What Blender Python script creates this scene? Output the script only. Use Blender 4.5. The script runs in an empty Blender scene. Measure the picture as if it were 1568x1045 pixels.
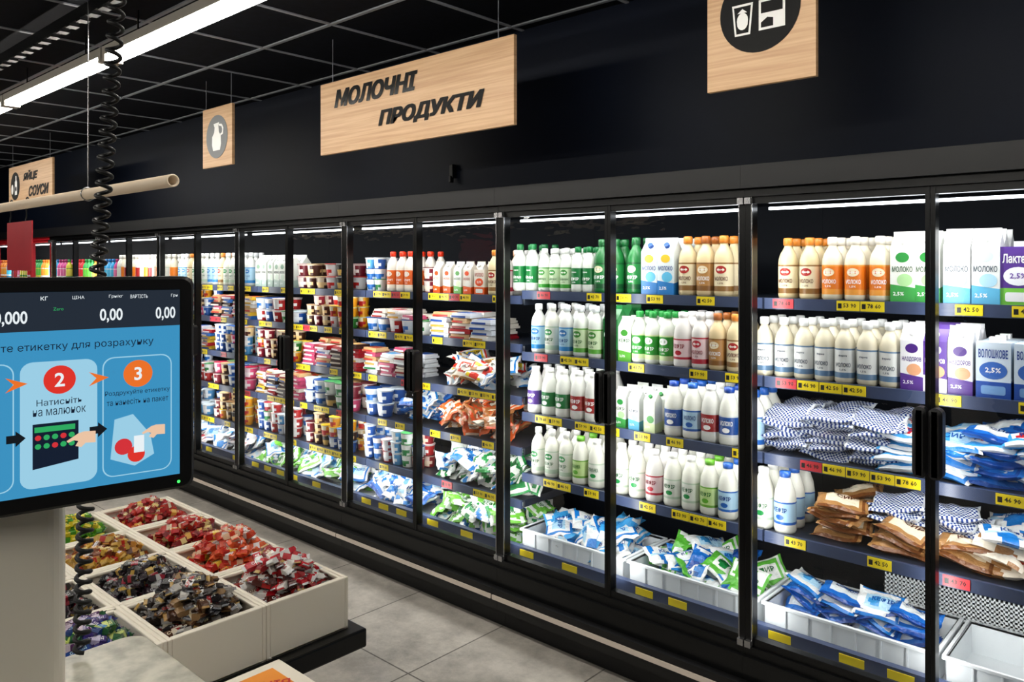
import bpy, math, random
from mathutils import Matrix, Vector
R = random.Random(7)
scene = bpy.context.scene
scene.view_settings.view_transform = 'Standard'
scene.view_settings.look = 'None'
COL = scene.collection

# ------------------------------------------------------------------ colours / materials
def lin(h):
    h = h.lstrip('#')
    if len(h) == 3: h = ''.join(ch*2 for ch in h)
    o = []
    for i in (0, 2, 4):
        c = int(h[i:i+2], 16)/255
        o.append(c/12.92 if c <= .04045 else ((c+.055)/1.055)**2.4)
    return (o[0], o[1], o[2], 1.0)

def mat(name, color='#808080', rough=.5, metal=0, emit=None, strength=0, spec=.5, coat=0):
    m = bpy.data.materials.new(name); m.use_nodes = True
    b = m.node_tree.nodes['Principled BSDF']
    b.inputs['Base Color'].default_value = lin(color)
    b.inputs['Roughness'].default_value = rough
    b.inputs['Metallic'].default_value = metal
    b.inputs['Specular IOR Level'].default_value = spec
    b.inputs['Coat Weight'].default_value = coat
    if emit:
        b.inputs['Emission Color'].default_value = lin(emit)
        b.inputs['Emission Strength'].default_value = strength
    return m

def N(m, t): return m.node_tree.nodes.new(t)
def L(m, a, b): m.node_tree.links.new(a, b)

def vcol_mat(name, rough, bump=0, scale=60, coat=0):
    m = mat(name, '#ffffff', rough, coat=coat)
    b = m.node_tree.nodes['Principled BSDF']
    v = N(m, 'ShaderNodeVertexColor'); v.layer_name = 'Col'
    L(m, v.outputs['Color'], b.inputs['Base Color'])
    if bump:
        tc2 = N(m, 'ShaderNodeTexCoord')
        n2 = N(m, 'ShaderNodeTexNoise'); n2.inputs['Scale'].default_value = scale; n2.inputs['Detail'].default_value = 3
        L(m, tc2.outputs['Object'], n2.inputs['Vector'])
        bp = N(m, 'ShaderNodeBump'); bp.inputs['Strength'].default_value = bump; bp.inputs['Distance'].default_value = .01
        L(m, n2.outputs['Fac'], bp.inputs['Height']); L(m, bp.outputs['Normal'], b.inputs['Normal'])
    return m

M_PLAS = vcol_mat('printed_plastic', .38)
M_BAG = vcol_mat('printed_film', .25, bump=.9, scale=38)
M_CANDY = vcol_mat('foil_wrapper', .2, bump=.3, scale=150)
M_BLACK = mat('black_frame_metal', '#040506', .3, spec=.3)
M_CANOPY = mat('black_canopy_metal', '#0c0d11', .4, spec=.4)
M_CHROME = mat('edge_trim_aluminium', '#9a9a9c', .25, .9)
M_SHELF = mat('shelf_steel', '#1e2533', .4, .3)
M_RAIL = mat('price_rail_plastic', '#35405c', .35)
M_DECK = mat('white_enamel_deck', '#cfd3d8', .35)
M_INNER = mat('cooler_liner_dark', '#060a12', .6, spec=.12)
M_LED = mat('led_strip', '#ffffff', .5, emit='#f4f8ff', strength=6)
M_RUB = mat('black_rubber', '#060608', .5, spec=.35)
M_KICK = mat('kick_rail_plastic', '#cfc2b6', .4)
M_CREAM = mat('cream_painted_steel', '#e6dfd0', .4)
M_CRATE = mat('white_crate_plastic', '#dfe4e7', .3)
M_RED = mat('red_painted_metal', '#b51622', .35)

def glass_mat():
    m = bpy.data.materials.new('door_glass'); m.use_nodes = True
    nt = m.node_tree; nt.nodes.clear()
    out = nt.nodes.new('ShaderNodeOutputMaterial')
    mix = nt.nodes.new('ShaderNodeMixShader'); tr = nt.nodes.new('ShaderNodeBsdfTransparent')
    tr.inputs['Color'].default_value = (.955, .98, .98, 1)
    gl = nt.nodes.new('ShaderNodeBsdfGlossy'); gl.inputs['Roughness'].default_value = .015
    fr = nt.nodes.new('ShaderNodeFresnel'); fr.inputs['IOR'].default_value = 1.55
    tc = nt.nodes.new('ShaderNodeTexCoord'); mp = nt.nodes.new('ShaderNodeMapping'); mp.inputs['Scale'].default_value = (1.5, 1, 4)
    n = nt.nodes.new('ShaderNodeTexNoise'); n.inputs['Scale'].default_value = 3
    bp = nt.nodes.new('ShaderNodeBump'); bp.inputs['Strength'].default_value = .12; bp.inputs['Distance'].default_value = .02
    nt.links.new(tc.outputs['Object'], mp.inputs[0]); nt.links.new(mp.outputs[0], n.inputs['Vector'])
    nt.links.new(n.outputs['Fac'], bp.inputs['Height']); nt.links.new(bp.outputs['Normal'], gl.inputs['Normal'])
    nt.links.new(fr.outputs[0], mix.inputs[0]); nt.links.new(tr.outputs[0], mix.inputs[1])
    nt.links.new(gl.outputs[0], mix.inputs[2]); nt.links.new(mix.outputs[0], out.inputs[0])
    return m
M_GLASS = glass_mat()

def wood_mat():
    m = mat('oak_board', '#d8ab78', .45)
    b = m.node_tree.nodes['Principled BSDF']
    tc = N(m, 'ShaderNodeTexCoord'); mp = N(m, 'ShaderNodeMapping')
    mp.inputs['Scale'].default_value = (1.2, 8, 44)
    n = N(m, 'ShaderNodeTexNoise'); n.inputs['Scale'].default_value = 2.2; n.inputs['Detail'].default_value = 6
    n.inputs['Distortion'].default_value = .3
    cr = N(m, 'ShaderNodeValToRGB')
    cr.color_ramp.elements[0].position = .3; cr.color_ramp.elements[0].color = lin('#b98f66')
    cr.color_ramp.elements[1].position = .65; cr.color_ramp.elements[1].color = lin('#d2ac82')
    L(m, tc.outputs['Object'], mp.inputs['Vector']); L(m, mp.outputs[0], n.inputs['Vector'])
    L(m, n.outputs['Fac'], cr.inputs['Fac']); L(m, cr.outputs['Color'], b.inputs['Base Color'])
    return m
M_WOOD = wood_mat()

def floor_mat():
    m = mat('grey_floor_tile', '#8d8b88', .3)
    b = m.node_tree.nodes['Principled BSDF']
    tc = N(m, 'ShaderNodeTexCoord'); mp = N(m, 'ShaderNodeMapping'); mp.inputs['Location'].default_value = (.18, .22, 0)
    L(m, tc.outputs['Object'], mp.inputs['Vector'])
    br = N(m, 'ShaderNodeTexBrick'); br.offset = 0; br.squash = 1
    br.inputs['Scale'].default_value = 1; br.inputs['Mortar Size'].default_value = .004
    br.inputs['Brick Width'].default_value = .6; br.inputs['Row Height'].default_value = .6
    br.inputs['Mortar Smooth'].default_value = .1
    br.inputs['Color1'].default_value = lin('#bdb7ae'); br.inputs['Color2'].default_value = lin('#c8c2b9')
    br.inputs['Mortar'].default_value = lin('#6a665f')
    L(m, mp.outputs[0], br.inputs['Vector'])
    n = N(m, 'ShaderNodeTexNoise'); n.inputs['Scale'].default_value = 4.5; n.inputs['Detail'].default_value = 10
    n.inputs['Roughness'].default_value = .75
    L(m, tc.outputs['Object'], n.inputs['Vector'])
    cr = N(m, 'ShaderNodeValToRGB')
    cr.color_ramp.elements[0].position = .36; cr.color_ramp.elements[0].color = (.58, .58, .58, 1)
    cr.color_ramp.elements[1].position = .62; cr.color_ramp.elements[1].color = (1.05, 1.05, 1.05, 1)
    L(m, n.outputs['Fac'], cr.inputs['Fac'])
    mx = N(m, 'ShaderNodeMixRGB'); mx.blend_type = 'MULTIPLY'; mx.inputs['Fac'].default_value = 1
    L(m, br.outputs['Color'], mx.inputs['Color1']); L(m, cr.outputs['Color'], mx.inputs['Color2'])
    L(m, mx.outputs['Color'], b.inputs['Base Color'])
    return m
M_FLOOR = floor_mat()

def noisy_mat(name, c1, c2, scale, rough, spec=.5):
    m = mat(name, c1, rough, spec=spec)
    b = m.node_tree.nodes['Principled BSDF']
    tc = N(m, 'ShaderNodeTexCoord'); n = N(m, 'ShaderNodeTexNoise'); n.inputs['Scale'].default_value = scale
    n.inputs['Detail'].default_value = 5
    L(m, tc.outputs['Object'], n.inputs['Vector'])
    cr = N(m, 'ShaderNodeValToRGB'); cr.color_ramp.elements[0].position = .35; cr.color_ramp.elements[1].position = .65
    cr.color_ramp.elements[0].color = lin(c1); cr.color_ramp.elements[1].color = lin(c2)
    L(m, n.outputs['Fac'], cr.inputs['Fac']); L(m, cr.outputs['Color'], b.inputs['Base Color'])
    return m
M_WALL = noisy_mat('dark_navy_wall_paint', '#060c18', '#081020', 1.2, .5, .12)
M_CEIL = noisy_mat('dark_ceiling_tile', '#06080e', '#0b0e16', 30, .8, .1)
M_TBAR = mat('ceiling_grid_bar', '#83878f', .4)
M_STEEL = noisy_mat('brushed_steel_plate', '#8d8b7c', '#bcb9a8', 26, .32)

# ------------------------------------------------------------------ batch mesh builder
class Batch:
    def __init__(s, mats):
        s.v = []; s.f = []; s.c = []; s.m = []; s.sm = []; s.mats = mats
    def add(s, T, M=None, pal=None, mi=0):
        o = len(s.v); V, F, K = T[:3]
        smooth = T[3] if len(T) > 3 else False
        if M is None: s.v.extend(V)
        else:
            a = [list(r) for r in M]
            for x, y, z in V:
                s.v.append((a[0][0]*x+a[0][1]*y+a[0][2]*z+a[0][3], a[1][0]*x+a[1][1]*y+a[1][2]*z+a[1][3], a[2][0]*x+a[2][1]*y+a[2][2]*z+a[2][3]))
        for f, k in zip(F, K):
            s.f.append([i+o for i in f])
            s.c.append((pal[k] if pal else k) if not isinstance(k, tuple) else k)
            s.m.append(mi); s.sm.append(smooth)
    def box(s, x0, x1, y0, y1, z0, z1, mi=0, c=(1, 1, 1, 1)):
        s.add(boxT(x0, x1, y0, y1, z0, z1, c), mi=mi)
    def obj(s, name, parent=None, bevel=0, loc=None):
        me = bpy.data.meshes.new(name)
        me.from_pydata(s.v, [], s.f)
        for m in s.mats: me.materials.append(m)
        me.polygons.foreach_set('material_index', s.m)
        me.polygons.foreach_set('use_smooth', s.sm)
        ca = me.color_attributes.new('Col', 'FLOAT_COLOR', 'CORNER')
        buf = []
        for f, c in zip(s.f, s.c):
            buf.extend(tuple(c)*len(f))
        ca.data.foreach_set('color', buf)
        me.update()
        o = bpy.data.objects.new(name, me); COL.objects.link(o)
        if parent: o.parent = parent
        if bevel:
            b = o.modifiers.new('b', 'BEVEL'); b.width = bevel; b.segments = 2; b.limit_method = 'ANGLE'
        return o

W4 = (1, 1, 1, 1)
def boxT(x0, x1, y0, y1, z0, z1, c=W4):
    V = [(x0, y0, z0), (x1, y0, z0), (x1, y1, z0), (x0, y1, z0), (x0, y0, z1), (x1, y0, z1), (x1, y1, z1), (x0, y1, z1)]
    F = [(0, 3, 2, 1), (4, 5, 6, 7), (0, 1, 5, 4), (1, 2, 6, 5), (2, 3, 7, 6), (3, 0, 4, 7)]
    return (V, F, [c]*6)
def merge(*Ts):
    V = []; F = []; K = []; sm = False
    for T in Ts:
        o = len(V); V += list(T[0]); F += [tuple(i+o for i in f) for f in T[1]]; K += list(T[2])
        if len(T) > 3 and T[3]: sm = True
    return (V, F, K, sm)
def outlineT(pts, y0, y1, c=W4, ins=.0):
    n = len(pts); cx = sum(p[0] for p in pts)/n; cz = sum(p[1] for p in pts)/n
    V = [(x, y1, z) for x, z in pts]+[(x, y0+ins, z) for x, z in pts]
    def sh(a, cc): 
        d = a-cc
        return cc+d-(ins if d > 0 else -ins) if ins else a
    V += [(sh(x, cx), y0, sh(z, cz)) for x, z in pts]
    F = []
    for r in range(2):
        for i in range(n):
            j = (i+1) % n; F.append((r*n+i, r*n+j, (r+1)*n+j, (r+1)*n+i))
    F.append(tuple(range(2*n, 3*n))); F.append(tuple(range(n-1, -1, -1)))
    return (V, F, [c]*len(F))
def rrect(cx, cz, w, h, r, n=5):
    P = []
    for sx, sz, a0 in ((1, 1, 0), (-1, 1, 90), (-1, -1, 180), (1, -1, 270)):
        for i in range(n+1):
            a = math.radians(a0+90*i/n)
            P.append((cx+sx*(w/2-r)+r*math.cos(a), cz+sz*(h/2-r)+r*math.sin(a)))
    return P
def ell(cx, cz, rx, rz, n=20):
    return [(cx+rx*math.cos(2*math.pi*i/n), cz+rz*math.sin(2*math.pi*i/n)) for i in range(n)]
def lathe(prof, seg=14, patch=None):
    V = []; F = []; K = []
    for r, z, k in prof:
        for i in range(seg):
            a = 2*math.pi*i/seg; V.append((r*math.cos(a), r*math.sin(a), z))
    for j in range(len(prof)-1):
        for i in range(seg):
            i2 = (i+1) % seg
            k = prof[j][2]
            if patch and (j, i) in patch: k = patch[(j, i)]
            F.append((j*seg+i, j*seg+i2, (j+1)*seg+i2, (j+1)*seg+i)); K.append(k)
    return (V, F, K, True)

_tc = {}
def text2d(s, bold=0., shear=0., res=2):
    key = (s, bold, shear, res)
    if key in _tc: return _tc[key]
    cu = bpy.data.curves.new('t', 'FONT'); cu.body = s; cu.offset = bold; cu.shear = shear
    cu.resolution_u = res; cu.fill_mode = 'FRONT'
    ob = bpy.data.objects.new('t', cu); COL.objects.link(ob)
    dg = bpy.context.evaluated_depsgraph_get(); dg.update()
    me = bpy.data.meshes.new_from_object(ob.evaluated_get(dg))
    V = [(v.co.x, v.co.y) for v in me.vertices]; F = [tuple(p.vertices) for p in me.polygons]
    bpy.data.objects.remove(ob); bpy.data.curves.remove(cu); bpy.data.meshes.remove(me)
    if V:
        x0 = min(v[0] for v in V); x1 = max(v[0] for v in V); y0 = min(v[1] for v in V); y1 = max(v[1] for v in V)
        asp = (x1-x0)/max(1e-6, y1-y0)
        V = [((x-x0)/(x1-x0)-.5, (y-y0)/(y1-y0)-.5) for x, y in V]
    else: asp = 1
    _tc[key] = (V, F, asp); return _tc[key]
def textT(s, cx, cz, w=None, h=None, key='t', y=0, bold=.02, shear=0, res=1):
    V, F, asp = text2d(s, bold, shear, res)
    if w is None: w = h*asp
    if h is None: h = w/asp
    return ([(cx+x*w, y, cz+z*h) for x, z in V], F, [key]*len(F))
def polyT(pts, y, key): return ([(x, y, z) for x, z in pts], [tuple(range(len(pts)))], [key])
def wrap(T, r):
    V = [(r*math.sin(x/r), -r*math.cos(x/r), z) for x, y, z in T[0]]
    return (V, T[1], T[2])
def wrapfan(pts, r, key):
    cx = sum(p[0] for p in pts)/len(pts); cz = sum(p[1] for p in pts)/len(pts)
    V = [(cx, 0, cz)]+[(x, 0, z) for x, z in pts]
    F = [(0, i+1, (i+1) % len(pts)+1) for i in range(len(pts))]
    return wrap((V, F, [key]*len(F)), r)

# ------------------------------------------------------------------ product templates
def bottle(text=None, oval=True, r=.037, h=.235, seg=14):
    s = h/.235
    prof = [(0, 0, 'b'), (r*.86, 0, 'b'), (r, .010*s, 'b'), (r, .022*s, 'a'), (r, .042*s, 'l'), (r, .125*s, 'a'), (r, .131*s, 'b'),
            (r*.97, .15*s, 'b'), (r*.8, .172*s, 'b'), (r*.52, .19*s, 'b'), (r*.40, .2*s, 'b'), (r*.40, .205*s, 'c'), (.018, .206*s, 'c'),
            (.018, .230*s, 'c'), (.015, .234*s, 'c'), (0, .235*s, 'c')]
    T = lathe(prof, seg)
    if oval: T = merge(T, wrapfan(ell(0, .104*s, .022, .015), r+.0007, 'o'))
    if text:
        T = merge(T, wrap(textT(text, 0, .070*s, w=.056, h=.016, bold=.02), r+.001), wrap(textT('1,5%', 0, .052*s, w=.022, h=.008), r+.001),
                  wrap(textT('ферма', 0, .104*s, w=.03, h=.009, key='w' if oval else 't'), r+.0014))
    return T
def jug(text=None, r=.042, h=.235, seg=14):
    prof = [(0, 0, 'b'), (r*.9, 0, 'b'), (r, .01, 'b'), (r, .035, 'a'), (r, .045, 'l'), (r, .115, 'a'), (r, .121, 'b'), (r*.9, .155, 'b'), (r*.66, .185, 'b'),
            (r*.5, .205, 'b'), (r*.46, .21, 'c'), (.021, .212, 'c'), (.021, .232, 'c'), (0, .234, 'c')]
    T = lathe(prof, seg)
    if text: T = merge(T, wrap(textT(text, 0, .09, w=.056, h=.019), r+.001), wrapfan(ell(0, .062, .016, .010), r+.0008, 'o'))
    return T
def carton(text=None, w=.072, d=.072, h=.17, top=.055):
    V = [(-w/2, -d/2, 0), (w/2, -d/2, 0), (w/2, d/2, 0), (-w/2, d/2, 0), (-w/2, -d/2, h*.34), (w/2, -d/2, h*.28), (w/2, d/2, h*.34), (-w/2, d/2, h*.28),
         (-w/2, -d/2, h), (w/2, -d/2, h), (w/2, d/2, h), (-w/2, d/2, h),
         (-w/2, -.002, h+top*.75), (w/2, -.002, h+top*.75), (w/2, .002, h+top*.75), (-w/2, .002, h+top*.75),
         (-w/2, -.002, h+top), (w/2, -.002, h+top), (w/2, .002, h+top), (-w/2, .002, h+top)]
    F = []; K = []
    for a, k in ((0, 'a'), (4, 'b')):
        for i in range(4):
            j = (i+1) % 4; F.append((a+i, a+j, a+4+j, a+4+i)); K.append(k)
    F += [(8, 9, 13, 12), (10, 11, 15, 14), (9, 10, 14, 13), (11, 8, 12, 15), (12, 13, 17, 16), (13, 14, 18, 17), (14, 15, 19, 18), (15, 12, 16, 19), (16, 17, 18, 19)]
    K += ['b']*9
    T = (V, F, K)
    cap = lathe([(.011, 0, 'c'), (.011, .014, 'c'), (0, .0145, 'c')], 10)
    Mc = Matrix.Translation((0, -d/4, h+top*.36)) @ Matrix.Rotation(math.radians(50), 4, 'X')
    cap = ([tuple(Mc @ Vector(v)) for v in cap[0]], cap[1], cap[2])
    T = merge(T, cap)
    if text:
        T = merge(T, textT(text, 0, h*.62, w=w*.84, h=.018, y=-d/2-.0008), polyT(ell(0, h*.84, w*.28, .016), -d/2-.0008, 'o'),
                  polyT(ell(w*.1, h*.42, w*.32, .02), -d/2-.0010, 'l'), textT('2,5%', -w*.15, h*.16, w=w*.45, h=.014, y=-d/2-.0012, key='w'))
    return T[:3]
def brick(text=None, w=.09, d=.06, h=.165):
    T = merge(boxT(-w/2, w/2, -d/2, d/2, 0, h*.3, 'a'), boxT(-w/2, w/2, -d/2, d/2, h*.3, h, 'b'), boxT(-.014, .014, -.012, .012, h, h+.015, 'c'))
    if text:
        T = merge(T, textT(text, 0, h*.8, w=w*.84, h=.026, y=-d/2-.0008), polyT(ell(0, h*.5, w*.4, .026), -d/2-.0008, 'o'),
                  textT('2,5%', 0, h*.5, w=w*.45, h=.018, y=-d/2-.0014, key='w'), polyT(rrect(0, h*.15, w*.7, .026, .006), -d/2-.0008, 'l'))
    return T[:3]
def cup(r=.038, h=.075, seg=12):
    pt = {(2, i): 'a' for i in (8, 9, 2, 3)}; pt.update({(3, i): 'a' for i in (7, 8, 9, 10, 1, 2, 3, 4)}); pt.update({(4, i): 'b' for i in (8, 9, 2)})
    return lathe([(0, 0, 'l'), (r*.78, 0, 'l'), (r*.80, h*.10, 'l'), (r*.85, h*.28, 'l'), (r*.91, h*.52, 'l'), (r*.96, h*.82, 'b'), (r, h*.90, 'c'), (r*1.06, h*.91, 'c'), (r*1.06, h*.96, 'c'), (r*.95, h*.965, 'c'), (0, h*.965, 'c')], seg, pt)
def flatpack(w=.14, d=.11, h=.025):
    return merge(boxT(-w/2, w/2, -d/2, d/2, 0, h*.5, 'b'), boxT(-w*.46, w*.46, -d*.44, d*.44, h*.5, h, 'b'), boxT(-w*.3, w*.3, -d*.3, d*.3, h, h+.002, 'l'),
                 boxT(-w*.44, w*.25, -d/2-.001, -d/2, h*.06, h*.48, 'a'))[:3]
def bag(Lx=.2, Ly=.15, H=.04, nx=14, ny=10, pattern='logo', seed=0):
    rr = random.Random(seed); V = []; F = []; K = []
    ph = [rr.uniform(0, 6.28) for _ in range(6)]
    def f(u, v):
        b = (max(0, 1-abs(u)**3)*max(0, 1-abs(v)**2.4))**.55
        return b*(1+.18*math.sin(5*u+ph[0])*math.sin(4*v+ph[1])+.11*math.sin(11*u+ph[2]+3*v)+.06*math.sin(9*v-6*u+ph[5]))
    def wvf(u, v): return .006*math.sin(7*v+ph[3])*abs(u)**4+.006*math.sin(3*u+ph[4])+.004*math.sin(4*v+ph[0])
    for sgn in (1, -1):
        for j in range(ny+1):
            for i in range(nx+1):
                u = 2*i/nx-1; v = 2*j/ny-1
                x = u*Lx/2*(1-.07*(1-v*v)*abs(u)); y = v*Ly/2*(1-.05*(1-u*u))
                V.append((x, y, sgn*H/2*f(u, v)+wvf(u, v)))
    n = (nx+1)*(ny+1)
    for s in range(2):
        for j in range(ny):
            for i in range(nx):
                a = s*n+j*(nx+1)+i; q = (a, a+1, a+nx+2, a+nx+1)
                F.append(q if s == 0 else q[::-1])
                u = 2*(i+.5)/nx-1; v = 2*(j+.5)/ny-1
                if pattern == 'check': k = 'a' if (i+j) % 2 else 'b'
                elif pattern == 'logo':
                    k = 'l' if (abs(u) < .6 and abs(v) < .5) else ('a' if (abs(v) > .75 or u > .72) else 'b')
                    if ((u+.2)**2/.06+v*v/.16) < 1: k = 'o'
                elif pattern == 'stripe': k = 'a' if (u+.5*v+.2) % .9 < .38 else ('l' if abs(u) < .25 and abs(v) < .5 else 'b')
                else: k = 'a' if math.sin(4*u+ph[0])*math.cos(3*v+ph[1]) > .2 else ('l' if math.sin(5*v+ph[2]+u) > .75 else 'b')
                if abs(u) > .93: k = 'b'
                K.append(k)
    if pattern != 'check':
        tv, tf, asp = text2d(rr.choice(('МОЛОКО', 'КЕФІР', 'СИР')), .02, 0, 1)
        o = len(V); th = Ly*.17; tw = min(Lx*.55, th*asp)
        for x, y in tv:
            xx = x*tw+.012; yy = y*th+.01
            u = xx/(Lx/2); v = yy/(Ly/2); V.append((xx, yy, H/2*f(u, v)+wvf(u, v)+.002))
        for q in tf: F.append(tuple(i+o for i in q)); K.append('t')
    return (V, F, K, True)

def P(b, l, a, c, o='#c03028', t='#20242c', w='#ffffff'):
    d_ = {'b': lin(b), 'l': lin(l), 'a': lin(a), 'c': lin(c), 'o': lin(o), 't': lin(t), 'w': lin(w)}
    return {k: (v[0]*.88, v[1]*.88, v[2]*.88, 1) for k, v in d_.items()}
BOT = {t: bottle(t) for t in ('МОЛОКО', 'КЕФІР', 'АЙРАН', 'ЙОГУРТ')}
BOTN = {t: bottle(t, oval=False) for t in ('МОЛОКО', 'КЕФІР', 'АЙРАН')}
BOTB = bottle(None, False, seg=10)
JUG = {t: jug(t) for t in ('МОЛОКО', 'КЕФІР', 'РЯЖАНКА')}
JUGB = jug(None, seg=10)
CAR = {t: carton(t) for t in ('МОЛОКО', 'КЕФІР', 'НАЗДОРОВ')}
CARB = carton()
BRK = {t: brick(t) for t in ('Лактель', 'ВОЛОШКОВЕ', 'МОЛОКО')}
BRKB = brick()
CUP = cup(); TUB = cup(.052, .085, 12); PACK = flatpack()
BAGS = {p: [bag(pattern=p, seed=i, nx=(26 if p == 'check' else 16), ny=(19 if p == 'check' else 12)) for i in range(5)] for p in ('logo', 'check', 'stripe', 'blob')}

def T3(x, y, z, rz=0, rx=0, ry=0, s=1):
    return Matrix.Translation((x, y, z)) @ Matrix.Rotation(rz, 4, 'Z') @ Matrix.Rotation(rx, 4, 'X') @ Matrix.Rotation(ry, 4, 'Y') @ Matrix.Scale(s, 4)

def run(B, Tf, Tb, pals, x0, n, dx, y, z, rows=3, dy=None, s=1, jit=.12):
    dy = dy or dx*1.02
    for i in range(n):
        for r in range(rows):
            p = pals[i % len(pals)]
            B.add(Tf if r == 0 else Tb, T3(x0+dx*(i+.5)+R.uniform(-.002, .002), y+r*dy+R.uniform(-.003, .003), z, R.uniform(-jit, jit), s=s), p)
def stack_cups(B, T, pals, x0, x1, dx, hh, y, z, nst, rows=2, grp=2, mixp=.2):
    n = int((x1-x0)/dx)
    for i in range(n):
        p0 = pals[(i//grp + R.choice((0, 0, 1))) % len(pals)]
        for r in range(rows):
            m = nst if nst < 2 else R.choice((nst, nst, nst-1))
            for k in range(m):
                p = p0 if R.random() > mixp else R.choice(pals)
                B.add(T, T3(x0+dx*(i+.5)+R.uniform(-.003, .003), y+r*dx+R.uniform(-.006, .006), z+k*hh*.97, R.uniform(-.5, .5)), p)
def bag_pile(B, kind, pals, x0, x1, y0, y1, z, layers, dx=.13, tilt=.22, s=1, lh=.026, rzb=0):
    nx = max(1, int((x1-x0)/dx)); ny = max(1, int((y1-y0)/.16))
    for k in range(layers):
        for j in range(ny):
            for i in range(nx):
                x = x0+(i+.5)*(x1-x0)/nx+R.uniform(-.02, .02); x = min(max(x, x0+.07*s), x1-.07*s)
                y = y0+(j+.5)*(y1-y0)/ny+R.uniform(-.01, .01)
                B.add(R.choice(BAGS[kind]), T3(x, y, z+.022*s+k*lh*s+R.uniform(0, .006), rzb+R.uniform(-.35, .35), R.uniform(-tilt*.3, tilt*1.3), R.uniform(-tilt, tilt), s*R.uniform(.92, 1.05)),
                      pals[(i+k*(0 if R.random() < .6 else 1)) % len(pals)])
def heap(B, kinds, pals, x0, x1, y0, y1, z, n, h=.10, s=.9):
    n = int(n*1.9)
    for i in range(n):
        x = R.uniform(x0+.06, x1-.06); y = R.uniform(y0+.06, y1-.03)
        back = (y-y0)/(y1-y0)
        B.add(R.choice(BAGS[R.choice(kinds)]), T3(x, y, z+.03+h*(i/n)*(.55+.55*back)*R.uniform(.8, 1), R.uniform(-1.2, 1.2), R.uniform(.1, .95), R.uniform(-.5, .5), s*R.uniform(.85, 1.05)), R.choice(pals))

# ------------------------------------------------------------------ room shell
X0, X1, Y0, Y1, ZC = -13.0, 3.2, -4.2, 3.65, 2.88
def shell(name, x0, x1, y0, y1, z0, z1, m):
    b = Batch([m]); b.box(x0, x1, y0, y1, z0, z1); return b.obj(name)
shell('floor', X0, X1, Y0, Y1, -.1, 0, M_FLOOR)
shell('ceiling', X0, X1, Y0, Y1, ZC, ZC+.1, M_CEIL)
shell('wall_back', X0, X1, Y1, Y1+.1, 0, ZC, M_WALL)
shell('wall_front', X0, X1, Y0-.1, Y0, 0, ZC, M_WALL)
shell('wall_left', X0-.1, X0, Y0, Y1, 0, ZC, M_WALL)
shell('wall_right', X1, X1+.1, Y0, Y1, 0, ZC, M_WALL)
shell('wall_bulkhead', X0, X1, 2.83, Y1, 2.12, ZC, M_WALL)
g = Batch([M_TBAR])
x = X0+.3
while x < X1:
    g.box(x-.009, x+.009, Y0, 2.83, ZC-.006, ZC); x += .6
y = Y0+.35
while y < 2.8:
    g.box(X0, X1, y-.009, y+.009, ZC-.007, ZC); y += .6
g.obj('trim_ceiling_grid')

# ------------------------------------------------------------------ ceiling strip lights
M_TUBE = mat('lamp_diffuser', '#ffffff', .5, emit='#fffaf0', strength=38)
M_LBODY = mat('lamp_body_white', '#b9b4aa', .4)
def strip_light(yc, xs):
    for xa in xs:
        b = Batch([M_TUBE, M_LBODY, M_BLACK])
        b.box(xa+.03, xa+1.47, yc-.03, yc+.03, 2.70, 2.725, 0)
        b.box(xa, xa+1.5, yc-.042, yc+.042, 2.725, 2.765, 1)
        b.box(xa, xa+.03, yc-.042, yc+.042, 2.695, 2.725, 1); b.box(xa+1.47, xa+1.5, yc-.042, yc+.042, 2.695, 2.725, 1)
        for q in (.3, 1.2): b.box(xa+q-.003, xa+q+.003, yc-.003, yc+.003, 2.765, ZC, 2)
        b.obj('strip_light')
strip_light(1.46, [-9.95+1.52*i for i in range(7)])
strip_light(-.9, [-9.95+1.52*i for i in range(7)])  # extra row out of view, added for ambient light
strip_light(-3.0, [-9.95+1.52*i for i in range(1, 7, 2)])  # sparser unseen row, also added to lift the ambient level
b = Batch([M_BLACK])
b.box(-12, 2.5, 1.22, 1.25, 2.79, 2.84)
for i in range(120): b.box(-12+i*.12, -12+i*.12+.05, 1.215, 1.255, 2.778, 2.79)
b.obj('cable_tray')

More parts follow.
